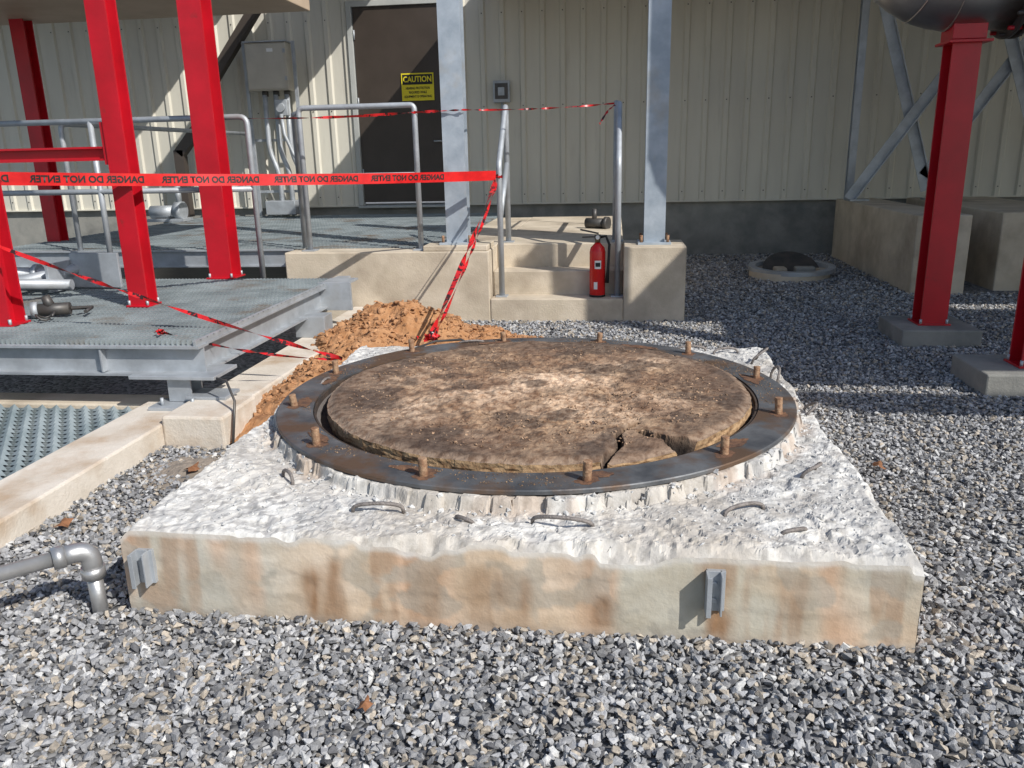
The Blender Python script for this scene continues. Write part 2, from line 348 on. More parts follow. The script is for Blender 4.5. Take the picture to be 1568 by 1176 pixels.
# ------------------------------------------------------------------ flange ring
fl=empty('steel_tank_flange')
def annulus(name,r0,r1,z0,z1,m,parent,seg=160,c=RC):
    V=[];Fc=[]
    for i in range(seg):
        a=2*math.pi*i/seg
        for (r,z) in((r0,z1),(r1-.004,z1),(r1,z1-.004),(r1,z0),(r0,z0)): V.append((c[0]+r*math.cos(a),c[1]+r*math.sin(a),z))
    for i in range(seg):
        j=(i+1)%seg
        for k in range(5):
            l=(k+1)%5;Fc.append((i*5+k,i*5+l,j*5+l,j*5+k))
    return mesh_obj(name,V,Fc,m,parent)
annulus('flange_plate',1.13,1.305,.390,.408,M['flange'],fl)
annulus('inner_lip',1.115,1.128,.30,.402,M['soot'],fl)
mesh_obj('vessel_throat',[(RC[0]+1.125*math.cos(i/96*2*math.pi),RC[1]+1.125*math.sin(i/96*2*math.pi),.345) for i in range(96)],[tuple(range(96))],M['soot'],fl)
def crust(parent,name,cx,cy,ang,eu,ev,z,m,seed,umax):
    r=random.Random(seed);n=40;V=[];ph=[r.uniform(0,6.28) for _ in range(4)]
    for i in range(n):
        b=2*math.pi*i/n;k=1+.14*math.sin(b*2+ph[0])+.10*math.sin(b*5+ph[1])+.07*math.sin(b*11+ph[2])
        u=max(-umax,min(umax*.95,eu*k*math.cos(b)));v=ev*k*math.sin(b)
        V.append((cx+u*math.cos(ang)-v*math.sin(ang),cy+u*math.sin(ang)+v*math.cos(ang),z))
    V.append((cx,cy,z+.001));mesh_obj(name,V,[(i,(i+1)%n,n) for i in range(n)],m,parent)
for k in range(12):
    a=math.radians(15+30*k);x=RC[0]+1.225*math.cos(a);y=RC[1]+1.225*math.sin(a);hgt=.066+.028*random.random()
    lean=Vector((random.uniform(-.008,.008),random.uniform(-.008,.008),0))
    pts=[];rs=[]
    nn=20
    for i in range(nn+1):
        t=i/nn;pts.append(Vector((x,y,.40+hgt*t))+lean*t);rs.append(.0185 if i%2 else .0168)
    tube(fl,'anchor_rod',pts,rs,M['rust'],12)
    crust(fl,'bolt_rust_stain',x,y,a,.04,.05,.4086,M['scale'],k,.06)
for i,ang in enumerate((-106,-70,-40,12,-168,170,-140,60,110)):
    a=math.radians(ang+random.uniform(-3,3));r0=1.18
    crust(fl,'scale_patch',RC[0]+r0*math.cos(a),RC[1]+r0*math.sin(a),a,random.uniform(.025,.04),random.uniform(.05,.12),.4092+.0003*i,M['scale'],i+30,.045)
def rimdirt(n,X,Y):
    return (.6+.6*rng.rand(n))[:,None]*np.array([.30,.20,.12])
scatter('soil_crumbs',5200,RC[0]-1.31,RC[0]+1.31,RC[1]-1.31,RC[1]+1.31,.002,.012,lambda X,Y:(np.hypot(X-RC[0],Y-RC[1])<1.27)&(np.hypot(X-RC[0],Y-RC[1])>1.135)&(fbm(X*4,Y*4,3,66)>.50),rimdirt,lambda X,Y,S:.408+S*.15,fl,M['plug'],pw=3)
# ------------------------------------------------------------------ charred plug disc
DC=(-.395,4.07);DR=1.088
plug=empty('charred_insulation_plug')
n=270;u=np.linspace(-1,1,n)
AX,AY=np.meshgrid(u,u)
DXm=AX*np.sqrt(1-AY**2/2);DYm=AY*np.sqrt(1-AX**2/2)
R_=np.hypot(DXm,DYm)
rad=DR*(1-.014*fbm(DXm*9+9,DYm*9+9,3,5)*R_)
PX=DC[0]+DXm*rad;PY=DC[1]+DYm*rad
def segd(px,py,pts):
    best=np.full(px.shape,9.)
    for (a,b) in zip(pts[:-1],pts[1:]):
        ax,ay=a;bx,by=b;dx,dy=bx-ax,by-ay;t=np.clip(((px-ax)*dx+(py-ay)*dy)/(dx*dx+dy*dy),0,1)
        best=np.minimum(best,np.hypot(px-ax-t*dx,py-ay-t*dy))
    return best
wx=PX+(fbm(PX*12,PY*12,4,1)-.5)*.07;wy=PY+(fbm(PX*12,PY*12,4,2)-.5)*.07
cA=segd(wx,wy,[(.10,3.46),(.03,3.30),(-.02,3.12),(-.06,2.9)])
cB=segd(wx,wy,[(.14,3.36),(.24,3.27),(.38,3.20),(.50,3.27),(.72,3.50)])
cC=segd(wx,wy,[(.10,3.46),(-.1,3.5),(-.4,3.46)])
cD=segd(wx,wy,[(.35,4.75),(.42,4.95),(.5,5.1)])
cE=segd(wx,wy,[(-1.36,3.5),(-1.24,3.36),(-1.14,3.22)])
clump=facet(wx*16,wy*16,200);fineb=fbm(PX*38,PY*38,4,201);bigb=fbm(PX*1.8,PY*1.8,4,202);med=fbm(PX*9,PY*9,4,205)
rough=.3+.7*ss(.95,.55,R_)
Z=.432+(bigb-.5)*.035+(med-.5)*.030*rough+(clump-.5)*.006*rough+(fineb-.5)*.018*rough
diag=np.exp(-(((PX-DC[0])*-.64+(PY-DC[1])*.77)/.16)**2)
Z+=.014*diag*ss(.95,.6,R_)
wB=.014+.034*ss(.15,.42,PX)*ss(.72,.5,PX)+.012*ss(.4,.6,PX)
gB=ss(1.5,.6,cB/wB)
Z-=.085*ss(.018,.007,cA)+.085*gB+.012*ss(.02,.0,cC)+.03*ss(.016,.004,cD)+.07*ss(.028,.01,cE)
wedge=ss(-.03,.0,PX)*ss(.66,.58,PX)*ss(3.27,3.22,PY)
Z-=.018*wedge
Z-=.018*ss(.955,1.0,R_)
Z=np.maximum(Z,.35)
base=lerp(np.array([.235,.145,.09]),np.array([.40,.27,.17]),ss(.35,.65,fbm(PX*4,PY*4,4,210)))
base=lerp(base,np.array([.64,.47,.33]),np.clip(.95*diag*ss(.2,.5,fbm(PX*7,PY*7,3,211))+.5*ss(.52,.66,fbm(PX*3,PY*3,4,212)),0,1))
char=ss(.58,.96,R_+.28*(fbm(PX*3,PY*3,3,213)-.5))
base=lerp(base,np.array([.155,.105,.074]),.70*char)
base=lerp(base,np.array([.085,.06,.046]),.7*ss(.55,.64,fbm(PX*6+4,PY*6,4,214)))
base=lerp(base,np.array([.12,.08,.055]),.5*ss(.54,.60,fbm(PX*17,PY*17,3,215)))
base=lerp(base,np.array([.36,.26,.185]),.6*ss(.955,.99,R_))
base=lerp(base,np.array([.02,.014,.01]),np.clip(ss(.020,.007,cA)+ss(1.7,.9,cB/wB)+ss(.028,.012,cE),0,1))
V=np.stack([PX,PY,Z],-1).reshape(-1,3);idx=np.arange(n*n).reshape(n,n)
Fq=np.stack([idx[:-1,:-1],idx[:-1,1:],idx[1:,1:],idx[1:,:-1]],-1).reshape(-1,4)
o=mesh_obj('plug_top',V,Fq,M['plug'],plug);color_attr(o.data,base.reshape(-1,3))
bd=list(idx[0,:-1])+list(idx[:-1,-1])+list(idx[-1,:0:-1])+list(idx[:0:-1,0])
B=V[bd];K=8;nb=len(bd);SV=[];SC=[]
bx,by=B[:,0],B[:,1]
for k in range(K):
    t=k/(K-1);q=B.copy();wob=(fbm(bx*14+k*.5,by*14+k*.7,3,4)-.5)*.016*(k>0)
    d=q[:,:2]-np.array(DC);l=np.linalg.norm(d,axis=1)[:,None];q[:,:2]+=d/l*wob[:,None];q[:,2]=B[:,2]*(1-t)+.347*t
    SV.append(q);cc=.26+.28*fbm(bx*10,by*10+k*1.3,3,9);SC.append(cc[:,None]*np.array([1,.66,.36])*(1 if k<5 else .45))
SV=np.concatenate(SV);SC=np.concatenate(SC);SF=[(k*nb+i,(k+1)*nb+i,(k+1)*nb+(i+1)%nb,k*nb+(i+1)%nb) for k in range(K-1) for i in range(nb)]
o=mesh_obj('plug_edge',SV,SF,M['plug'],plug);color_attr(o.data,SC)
def plugcol(n,X,Y):
    g=(.6+.6*rng.rand(n))[:,None];return g*np.array([.42,.28,.18])
def plugz(X,Y,S):return .432+(fbm(X*1.8,Y*1.8,4,202)-.5)*.035+(fbm(X*9,Y*9,4,205)-.5)*.028+S*.1
scatter('plug_crumbs',1800,DC[0]-1,DC[0]+1,DC[1]-1,DC[1]+1,.003,.022,lambda X,Y:(np.hypot(X-DC[0],Y-DC[1])<.97)&(fbm(X*5,Y*5,3,77)>.48),plugcol,plugz,plug,M['plug'],pw=3)
# ------------------------------------------------------------------ strut brackets on pad front
def strut(x,h):
    e=empty('strut_channel_bracket');y=2.445
    for nm,a in(('back',(x-.03,x+.03,y-.008,y+.02)),('flange_1',(x-.034,x-.028,y-.05,y)),('flange_2',(x+.012,x+.018,y-.045,y)),('lip',(x-.034,x-.018,y-.056,y-.05))):
        box(e,nm,*a,.205-h/2,.205+h/2,M['galv'],.001)
    for dz in(-.03,.03):cyl(e,'bolt',(x-.005,y-.02,.205+dz),(x-.005,y-.006,.205+dz),.009,M['galv'],6)
strut(-1.66,.13);strut(.345,.145)
# ------------------------------------------------------------------ pipe elbow left
pe=empty('conduit_elbow')
p0=Vector((-3.1,1.32,.225));p1=Vector((-1.87,2.44,.265));p2=Vector((-1.86,2.43,-.05))
d=(p0-p1).normalized()
tube(pe,'horizontal_run',[p0,p1+d*.06],.027,M['alu'],20)
tube(pe,'elbow',[p1+d*.10]+bend(p1+d*.10,p1,p2,.05,8)+[p1+Vector((0,0,-.09))],.035,M['alu'],20)
tube(pe,'coupling_1',[p1+d*.08,p1+d*.12],.041,M['alu'],20)
tube(pe,'coupling_3',[p1+Vector((0,0,-.07)),p1+Vector((0,0,-.11))],.041,M['alu'],20)
tube(pe,'drop',[p1+Vector((0,0,-.08)),p2],.027,M['alu'],20)
# ------------------------------------------------------------------ curbs, pit
cb=empty('concrete_curb')
box(cb,'run',-2.95,-2.6,-.5,4.62,-.1,.14,M['concl'],.012)
box(cb,'end_block',-2.6,-2.22,4.17,4.62,-.1,.19,M['concl'],.015)
box(cb,'rear_run',-2.62,-2.28,4.62,7.86,-.1,.16,M['concl'],.012)
box(cb,'inner_run',-7,-2.95,4.66,4.9,-.1,.10,M['conc'],.012)
pg=empty('pit_grating')
V=[];Fc=[]
def addbox(V,Fc,x0,x1,y0,y1,z0,z1):
    n=len(V)
    for z in(z0,z1):
        for (x,y) in((x0,y0),(x1,y0),(x1,y1),(x0,y1)):V.append((x,y,z))
    Fc+=[(n+3,n+2,n+1,n),(n+4,n+5,n+6,n+7),(n,n+1,n+5,n+4),(n+1,n+2,n+6,n+5),(n+2,n+3,n+7,n+6),(n+3,n,n+4,n+7)]
yy=.8;row=0
while yy<4.65:
    x=-6.6+(row%2)*.05
    while x<-2.97:
        n0=len(V)
        V+= [(x,yy,.065),(x+.05,yy+.018,.102),(x+.098,yy,.065),(x+.05,yy-.014,.072),(x+.05,yy+.03,.06)]
        Fc+=[(n0,n0+3,n0+1),(n0+3,n0+2,n0+1),(n0,n0+1,n0+4),(n0+1,n0+2,n0+4)]
        x+=.10
    addbox(V,Fc,-6.6,-2.97,yy+.022,yy+.03,.03,.072)
    yy+=.072;row+=1
mesh_obj('bars',V,Fc,M['pitgrate'],pg)
mesh_obj('pit_floor',[(-8,-.5,.012),(-2.9,-.5,.012),(-2.9,4.7,.012),(-8,4.7,.012)],[(0,1,2,3)],M['dark'],pg)
# ------------------------------------------------------------------ steel platform
pf=empty('steel_grating_platform');PX0,PX1,PY0,PY1,PZ=-6.6,-2.55,4.58,7.25,.54
V=[];Fc=[];x=PX0
while x<PX1-.01:
    addbox(V,Fc,x,x+.007,PY0+.02,PY1,PZ-.03,PZ);x+=.034
y=PY0+.06
while y<PY1:
    addbox(V,Fc,PX0,PX1,y,y+.009,PZ-.008,PZ+.003);y+=.085
mesh_obj('grating',V,Fc,M['grate'],pf)
beam(pf,'front_beam',(PX0,PY0+.05,PZ-.125),(PX1+.02,PY0+.05,PZ-.125),hprof(.13,.19),M['galv'])
beam(pf,'side_beam',(PX1-.06,PY0+.13,PZ-.125),(PX1-.06,PY1+.35,PZ-.125),hprof(.13,.19),M['galv'])
beam(pf,'mid_beam',(-4.0,PY0+.13,PZ-.125),(-4.0,PY1,PZ-.125),hprof(.13,.19),M['galv'])
beam(pf,'back_beam',(PX0,PY1-.02,PZ-.125),(PX1-.14,PY1-.02,PZ-.125),hprof(.13,.19),M['galv'])
box(pf,'toe_plate',PX1-.02,PX1,PY0,PY1,PZ-.03,PZ+.004,M['galv'],.001)
for x in(-5.8,-4.9,-4.05,-3.2):box(pf,'web_stiffener',x,x+.012,PY0-.008,PY0+.044,PZ-.2,PZ-.05,M['galv'],.001)
box(pf,'end_plate',-2.62,-2.32,6.9,6.93,.30,.55,M['galv'],.003)
box(pf,'end_stub',-2.6,-2.34,6.93,7.2,.53,.55,M['galv'],.003)
box(pf,'foot_plate',-2.98,-2.42,4.5,4.82,.315,.338,M['galv'],.003)
beam(pf,'foot_post',(-2.68,4.62,.165),(-2.68,4.62,.315),hprof(.15,.15),M['galv'],up=(0,1,0))
box(pf,'base_plate',-2.83,-2.5,4.42,4.62,.14,.162,M['galv'],.003)
box(pf,'base_shim',-2.62,-2.36,4.5,4.7,.19,.21,M['galv'],.003)
for dx in(-.1,.1):cyl(pf,'anchor',(-2.66+dx,4.47,.16),(-2.66+dx,4.47,.21),.011,M['galv'],8)
tube(pf,'ground_cable',[(-2.4,4.5,.33),(-2.3,4.42,.34),(-2.2,4.3,.25),(-2.19,4.2,.02)],.008,M['dark'],8)
box(pf,'rear_foot',-2.66,-2.4,6.4,6.6,.16,.34,M['galv'],.004)
# ------------------------------------------------------------------ pipes lying on platform
pp=empty('pipe_manifold')
tube(pp,'pipe_long',[(-6.5,6.2,.78),(-4.75,6.55,.68)],.055,M['galv'],18)
tube(pp,'pipe_short',[(-6.5,6.0,.70),(-4.55,6.3,.63)],.045,M['galv'],18)
tube(pp,'pipe_cross',[(-5.2,6.1,.62),(-4.6,6.75,.74)],.05,M['galv'],18)
for t in((-5.0,6.5,.69),(-5.5,6.4,.72),(-4.8,6.54,.685)):
    tube(pp,'pipe_flange',[(t[0]-.02,t[1],t[2]),(t[0]+.02,t[1]+.005,t[2])],.09,M['galv'],20)
box(pp,'bracket_plate',-4.75,-4.3,6.6,6.63,.56,.86,M['galv'],.004)
box(pp,'bracket_side',-4.78,-4.75,6.3,6.63,.56,.80,M['galv'],.003)
vb=empty('valve_body')
tube(vb,'body',[(-4.15,5.3,.60),(-3.93,5.38,.60)],[.045,.045],M['dark'],16)
tube(vb,'bonnet',[(-4.05,5.34,.60),(-4.07,5.32,.70)],[.04,.03],M['dark'],14)
tube(vb,'ring',[(-4.17,5.29,.60),(-4.13,5.31,.60)],.06,M['galv'],16)
tube(vb,'handle',[(-3.93,5.38,.60),(-3.84,5.5,.585),(-3.8,5.36,.58)],.014,M['dark'],8)
tube(vb,'clamp',[(-4.0+.05*math.cos(a),5.2+.07*math.sin(a),.575+.02*math.sin(a*2)) for a in [i*.5 for i in range(13)]],.008,M['dark'],8)
# ------------------------------------------------------------------ red columns
def redcol(x,y,z0,z1,w,axis='x',bp=True,dep=None):
    e=empty('red_steel_column');dep=dep or w
    beam(e,'shaft',(x,y,z0+.012),(x,y,z1),hprof(w,dep,.012,.016),M['red'],up=(1,0,0) if axis=='x' else (0,1,0))
    if bp:
        box(e,'base_plate',x-w*.62,x+w*.62,y-w*.62,y+w*.62,z0,z0+.014,M['red'],.002)
        for sx in(-1,1):
            for sy in(-1,1):cyl(e,'bolt',(x+sx*w*.5,y+sy*w*.5,z0+.01),(x+sx*w*.5,y+sy*w*.5,z0+.05),.011,M['galv'],8)
    return e
redcol(-3.63,5.83,PZ,5.2,.15,'y')
redcol(-3.68,7.32,PZ,3.22,.215,'y')
redcol(-4.2,5.08,PZ,5.2,.16,'y')
redcol(-6.8,9.3,.5,3.3,.17,'y')
redbeam=empty('red_cross_beam')
beam(redbeam,'beam',(-7.5,5.83,1.68),(-3.71,5.83,1.68),hprof(.1,.1),M['red'])
box(redbeam,'gusset',-3.74,-3.71,5.77,5.89,1.60,1.9,M['red'],.002)
rp=empty('column_footing')
box(rp,'block',2.36,2.98,6.85,7.5,-.05,.15,M['concg'],.012)
c3=redcol(2.67,7.17,.15,2.36,.21,'y')
box(c3,'cap_plate',2.52,2.84,7.02,7.32,2.36,2.38,M['red'],.003)
rp2=empty('column_footing')
box(rp2,'block',2.42,3.3,5.42,6.0,-.05,.16,M['concg'],.012)
redcol(2.80,5.7,.16,4.5,.185,'y')
# ------------------------------------------------------------------ big stainless duct elbow
du=empty('exhaust_duct_elbow')
cxx,czz,R0,r0=2.62,3.34,.52,.36
pts=[(cxx-R0,7.2,5.5),(cxx-R0,7.2,4.2)]+[(cxx-R0*math.cos(a),7.2,czz-R0*math.sin(a)) for a in np.linspace(0,math.pi/2,14)]+[(3.0,7.2,czz-R0)]
tube(du,'elbow',pts,r0,M['duct'],40)
for a in np.linspace(0.15,math.pi/2-.1,5):
    c=Vector((cxx-R0*math.cos(a),7.2,czz-R0*math.sin(a)));t=Vector((math.sin(a),0,-math.cos(a)))
    tube(du,'seam',[c-t*.006,c+t*.006],r0+.006,M['duct'],40)
for x in(2.98,3.04):tube(du,'flange',[(x,7.2,czz-R0),(x+.028,7.2,czz-R0)],r0+.07,M['dark'],40)
tube(du,'valve_body',[(3.08,7.2,czz-R0),(3.45,7.2,czz-R0)],r0-.02,M['red'],32)
tube(du,'valve_flange',[(3.45,7.2,czz-R0),(3.50,7.2,czz-R0)],r0+.07,M['red'],32)
tube(du,'run',[(3.5,7.2,czz-R0),(6.5,7.2,czz-R0)],r0,M['duct'],32)
for k in range(16):
    a=2*math.pi*k/16;yy_=7.2+.4*math.cos(a);zz_=czz-R0+.4*math.sin(a)
    cyl(du,'bolt',(2.94,yy_,zz_),(3.11,yy_,zz_),.016,M['red'] if k%2 else M['dark'],6)
box(du,'saddle',2.55,2.8,7.05,7.3,2.385,2.56,M['red'],.005)
# ------------------------------------------------------------------ building
bl=empty('metal_clad_building')
WY=13.3;x=-14.0;prof=[]
while x<13:
    prof+=[(x,0),(x+.10,0),(x+.125,-.035),(x+.185,-.035),(x+.21,0)];x+=.31
def wallstrip(x0,x1,z0,z1,name):
    P=[p for p in prof if x0<p[0]<x1]
    def yat(xx):
        for a,b in zip(prof[:-1],prof[1:]):
            if a[0]<=xx<=b[0]:return a[1]+(b[1]-a[1])*(xx-a[0])/(b[0]-a[0])
        return 0
    P=[(x0,yat(x0))]+P+[(x1,yat(x1))];V=[(a,WY+b,z) for z in(z0,z1) for a,b in P];n=len(P)
    mesh_obj(name,V,[(i,i+1,n+i+1,n+i) for i in range(n-1)],M['siding'],bl)
DX0,DX1,DZ0,DZ1=-4.11,-2.62,.90,3.87
wallstrip(-13.9,DX0-.08,.86,6.6,'siding_left');wallstrip(DX1+.08,12.9,.86,6.6,'siding_right');wallstrip(DX0-.08,DX1+.08,DZ1+.08,6.6,'siding_over_door')
box(bl,'stem_wall',-13.9,12.9,WY+.03,WY+.3,-.3,.87,M['concg'],0)
box(bl,'drip_trim',DX1+.08,12.9,WY-.05,WY+.03,.84,.862,M['siding'],.002)
box(bl,'drip_trim_left',-13.9,DX0-.08,WY-.05,WY+.03,.84,.862,M['siding'],.002)
box(bl,'corner_trim',.44,.54,WY-.07,WY-.03,.865,6.6,M['siding'],.004)
V=[];Fc=[]
xr=-14.0+.155
while xr<12.8:
    for z in(1.0,2.35,3.7):
        if not(DX0-.15<xr<DX1+.15):addbox(V,Fc,xr-.008,xr+.008,WY-.043,WY-.034,z-.008,z+.008)
    xr+=.31
mesh_obj('siding_screws',V,Fc,M['dark'],bl)
box(bl,'roof_cap',-14,13,WY-.1,WY+9,6.6,6.8,M['siding'],.01)
box(bl,'side_wall_left',-13.95,-13.9,WY,WY+9,0,6.6,M['siding'],0);box(bl,'side_wall_right',12.9,12.95,WY,WY+9,0,6.6,M['siding'],0)
box(bl,'door_leaf',DX0+.01,DX1-.01,WY-.03,WY+.03,DZ0+.01,DZ1,M['door'],.004)
box(bl,'door_jamb_left',DX0-.08,DX0,WY-.07,WY+.05,DZ0-.04,DZ1+.08,M['frame'],.004)
box(bl,'door_jamb_right',DX1,DX1+.08,WY-.07,WY+.05,DZ0-.04,DZ1+.08,M['frame'],.004)
box(bl,'door_head',DX0,DX1,WY-.07,WY+.05,DZ1,DZ1+.08,M['frame'],.004)
box(bl,'door_sill',DX0-.08,DX1+.08,WY-.12,WY+.05,.82,DZ0-.045,M['frame'],.004)
for z in(1.3,2.4,3.4):cyl(bl,'hinge',(DX0+.02,WY-.045,z),(DX0+.02,WY-.045,z+.14),.014,M['galv'],8)
tube(bl,'door_handle',[(DX1-.12,WY-.03,1.85),(DX1-.12,WY-.09,1.85),(DX1-.26,WY-.09,1.85)],.014,M['galv'],8)
box(bl,'door_canopy',-2.0,12.9,10.15,WY-.05,4.05,4.17,M['siding'],.01)  # added slab above view, shades the wall from the door rightwards
box(bl,'pipe_rack_deck',-4.75,-3.25,10.9,WY-.05,4.5,4.62,M['siding'],.01)  # unseen slab added to throw a diagonal shade band past the enclosure
box(bl,'eave_left',-13.8,-5.6,11.0,WY-.05,4.5,4.62,M['siding'],.01)  # added out of view to shade the left siding, gap leaves a sunlit band
def text_mesh(body,size,name,m,parent,place,bold=0,width=1.0):
    cu=bpy.data.curves.new(name,'FONT');cu.body=body;cu.size=size;cu.align_x='CENTER';cu.align_y='CENTER';cu.offset=bold;cu.resolution_u=3
    ob=bpy.data.objects.new(name+'_tmp',cu);scn.collection.objects.link(ob);dg=bpy.context.evaluated_depsgraph_get()
    me=bpy.data.meshes.new_from_object(ob.evaluated_get(dg));bpy.data.objects.remove(ob);bpy.data.curves.remove(cu)
    for v in me.vertices:v.co=place(v.co.x*width,v.co.y)
    me.materials.clear();me.materials.append(m);me.name=name
    return link(bpy.data.objects.new(name,me),parent)
sg=empty('caution_sign');sy_=WY-.045
box(sg,'panel',-3.37,-2.85,sy_-.004,sy_,2.47,2.88,M['yellow'],0)
box(sg,'header',-3.35,-2.87,sy_-.008,sy_-.0045,2.71,2.86,M['ink'],0)
text_mesh('CAUTION',.118,'header_text',M['yellow'],sg,lambda a,b:Vector((-3.11+a,sy_-.011,2.785+b)),.003,.86)
for i,s in enumerate(('HEARING PROTECTION','REQUIRED WHILE','EQUIPMENT IS OPERATING')):
    text_mesh(s,.05,'body_text_%d'%i,M['ink'],sg,lambda a,b,i=i:Vector((-3.11+a*.72,sy_-.0075,2.655-.062*i+b)),.0012,1)
sb=empty('wall_switch_box')
box(sb,'body',-1.90,-1.64,WY-.14,WY-.04,2.40,2.72,M['galv'],.008);box(sb,'cover',-1.87,-1.67,WY-.155,WY-.141,2.45,2.68,M['dark'],.004);box(sb,'window',-1.82,-1.72,WY-.17,WY-.156,2.5,2.62,M['galv'],.004)
cyl(sb,'conduit',(-1.77,WY-.08,2.40),(-1.77,WY-.08,2.2),.02,M['galv'])
eb=empty('electrical_enclosure');EY=12.85
box(eb,'cabinet',-5.72,-5.06,EY-.02,EY+.22,2.66,3.36,M['boxtan'],.01);box(eb,'door_panel',-5.70,-5.08,EY-.035,EY-.021,2.68,3.34,M['boxtan'],.006)
box(eb,'drip_lip',-5.74,-5.04,EY-.05,EY+.23,3.361,3.38,M['galv'],.003)
for z in(2.8,3.2):box(eb,'latch',-5.10,-5.06,EY-.05,EY-.036,z,z+.06,M['galv'],.002)
box(eb,'label',-5.36,-5.26,EY-.038,EY-.0355,3.22,3.27,M['white'],0)
for x in(-4.98,-5.78):beam(eb,'stand_post',(x,EY+.1,.74),(x,EY+.1,3.38),[(-.025,.025,-.02,.02)],M['galv'],up=(0,1,0))
for i,x in enumerate((-5.5,-5.32,-5.14)):
    cyl(eb,'hub',(x,EY+.1,2.66),(x,EY+.1,2.58),.05,M['dark'],12)
    x2=x+.13
    tube(eb,'conduit_%d'%i,[(x,EY+.08,2.6),(x,EY+.06,2.1)]+bend((x,EY+.06,2.1),(x,EY+.05,1.75),(x2,EY+.05,1.4),.15)+bend((x,EY+.05,1.75),(x2,EY+.05,1.4),(x2,EY+.05,.8),.15)+[(x2,EY+.05,.74)],.04,M['galv'],12)
box(eb,'junction_box',-5.30,-5.10,EY-.06,EY+.04,2.28,2.52,M['galv'],.01)
tube(eb,'junction_cap',[(-5.2,EY-.061,2.4),(-5.2,EY-.11,2.4)],.07,M['galv'],16)
tube(eb,'flex',[(-5.2,EY-.08,2.3),(-5.16,EY-.12,2.0),(-5.05,EY-.1,1.7),(-4.93,EY-.05,1.5),(-4.93,EY,.8)],.028,M['galv'],10)
box(eb,'lower_box',-5.6,-5.1,EY-.1,EY+.2,.76,.98,M['galv'],.01)
for z in(1.1,1.9):box(eb,'strut_%d'%int(z*10),-5.78,-4.98,EY+.12,EY+.15,z,z+.04,M['galv'],.002)
ds=empty('brown_downspout')
q=[(-.08,.08,-.07,.07)]
beam(ds,'upper',(-5.45,12.95,3.95),(-6.35,12.95,2.85),q,M['brownpipe'],up=(0,1,0))
beam(ds,'lower',(-6.35,12.95,2.5),(-7.05,12.95,1.75),q,M['brownpipe'],up=(0,1,0))
beam(ds,'drop',(-7.05,12.95,1.8),(-7.05,12.95,.74),q,M['brownpipe'],up=(0,1,0))
beam(ds,'link',(-6.35,12.95,2.95),(-6.35,12.95,2.45),q,M['brownpipe'],up=(0,1,0))
pm=empty('small_pump')
tube(pm,'motor',[(-7.3,12.3,.86),(-6.9,12.3,.86)],.10,M['galv'],18);tube(pm,'casing',[(-6.88,12.3,.88),(-6.76,12.3,.88)],.14,M['galv'],18)
box(pm,'base',-7.35,-6.7,12.15,12.45,.715,.76,M['galv'],.004);tube(pm,'discharge',[(-6.82,12.3,.98),(-6.82,12.3,1.25)],.045,M['galv'],12)
# ------------------------------------------------------------------ concrete landing with steps
ld=empty('concrete_landing_with_steps');LY=7.87
box(ld,'front_wall',-3.31,-1.222,LY,LY+.36,-.1,.705,M['conc'],.012)
box(ld,'column_pedestal',-1.88,-1.24,LY+.02,LY+.5,.706,.76,M['conc'],.008)
box(ld,'step_1',-1.22,.088,LY,LY+.30,-.1,.235,M['conc'],.012)
box(ld,'step_2',-1.22,.088,LY+.27,LY+.60,-.1,.475,M['conc'],.012)
box(ld,'step_3',-1.22,.088,LY+.58,12.2,-.1,.715,M['conc'],.012)
box(ld,'right_block',.09,.68,LY,LY+.66,-.1,.735,M['conc'],.012)
box(ld,'under_left',-1.75,-1.221,LY+.362,12.2,-.1,.71,M['conc'],.01)
box(ld,'left_wall',-3.31,-3.1,LY+.362,12.2,-.1,.60,M['conc'],.01)
lg=empty('landing_grating')
V=[];Fc=[];x=-6.9
while x<-1.78:
    addbox(V,Fc,x,x+.010,LY+.37,WY-.05,.675,.71);x+=.042
y=LY+.42
while y<WY-.05:
    addbox(V,Fc,-6.9,-1.77,y,y+.012,.70,.714);y+=.11
mesh_obj('bars',V,Fc,M['grate'],lg)
beam(lg,'edge_channel',(-6.9,LY+.3,.62),(-3.33,LY+.3,.62),hprof(.08,.18),M['galv'])
beam(lg,'rear_channel',(-6.9,LY+2.6,.58),(-3.33,LY+2.6,.58),hprof(.08,.18),M['galv'])
box(lg,'under_floor',-6.9,-3.34,LY+.4,WY,.02,.06,M['dark'],0)
bo=empty('pipe_cap_on_landing');tube(bo,'stub',[(-.35,10.2,.78),(-.12,10.1,.78)],.06,M['dark'],16);tube(bo,'collar',[(-.12,10.1,.78),(-.08,10.08,.78)],.08,M['dark'],16);tube(bo,'riser',[(-.25,10.16,.80),(-.25,10.16,.95)],.03,M['dark'],12)
def gcol(x,y,z0,w,name='galvanized_steel_column'):
    e=empty(name);beam(e,'shaft',(x,y,z0+.02),(x,y,4.9),hprof(w,w*.85,.014,.018),M['galvcol'],up=(0,1,0))
    box(e,'base_plate',x-w*.78,x+w*.78,y-w*.78,y+w*.78,z0,z0+.022,M['galvcol'],.002)
    for sx in(-1,1):
        for sy in(-1,1):cyl(e,'anchor_bolt',(x+sx*w*.62,y+sy*w*.62,z0+.02),(x+sx*w*.62,y+sy*w*.62,z0+.09),.014,M['rust'],8)
gcol(-1.56,8.12,.76,.215);gcol(.385,8.2,.735,.205)
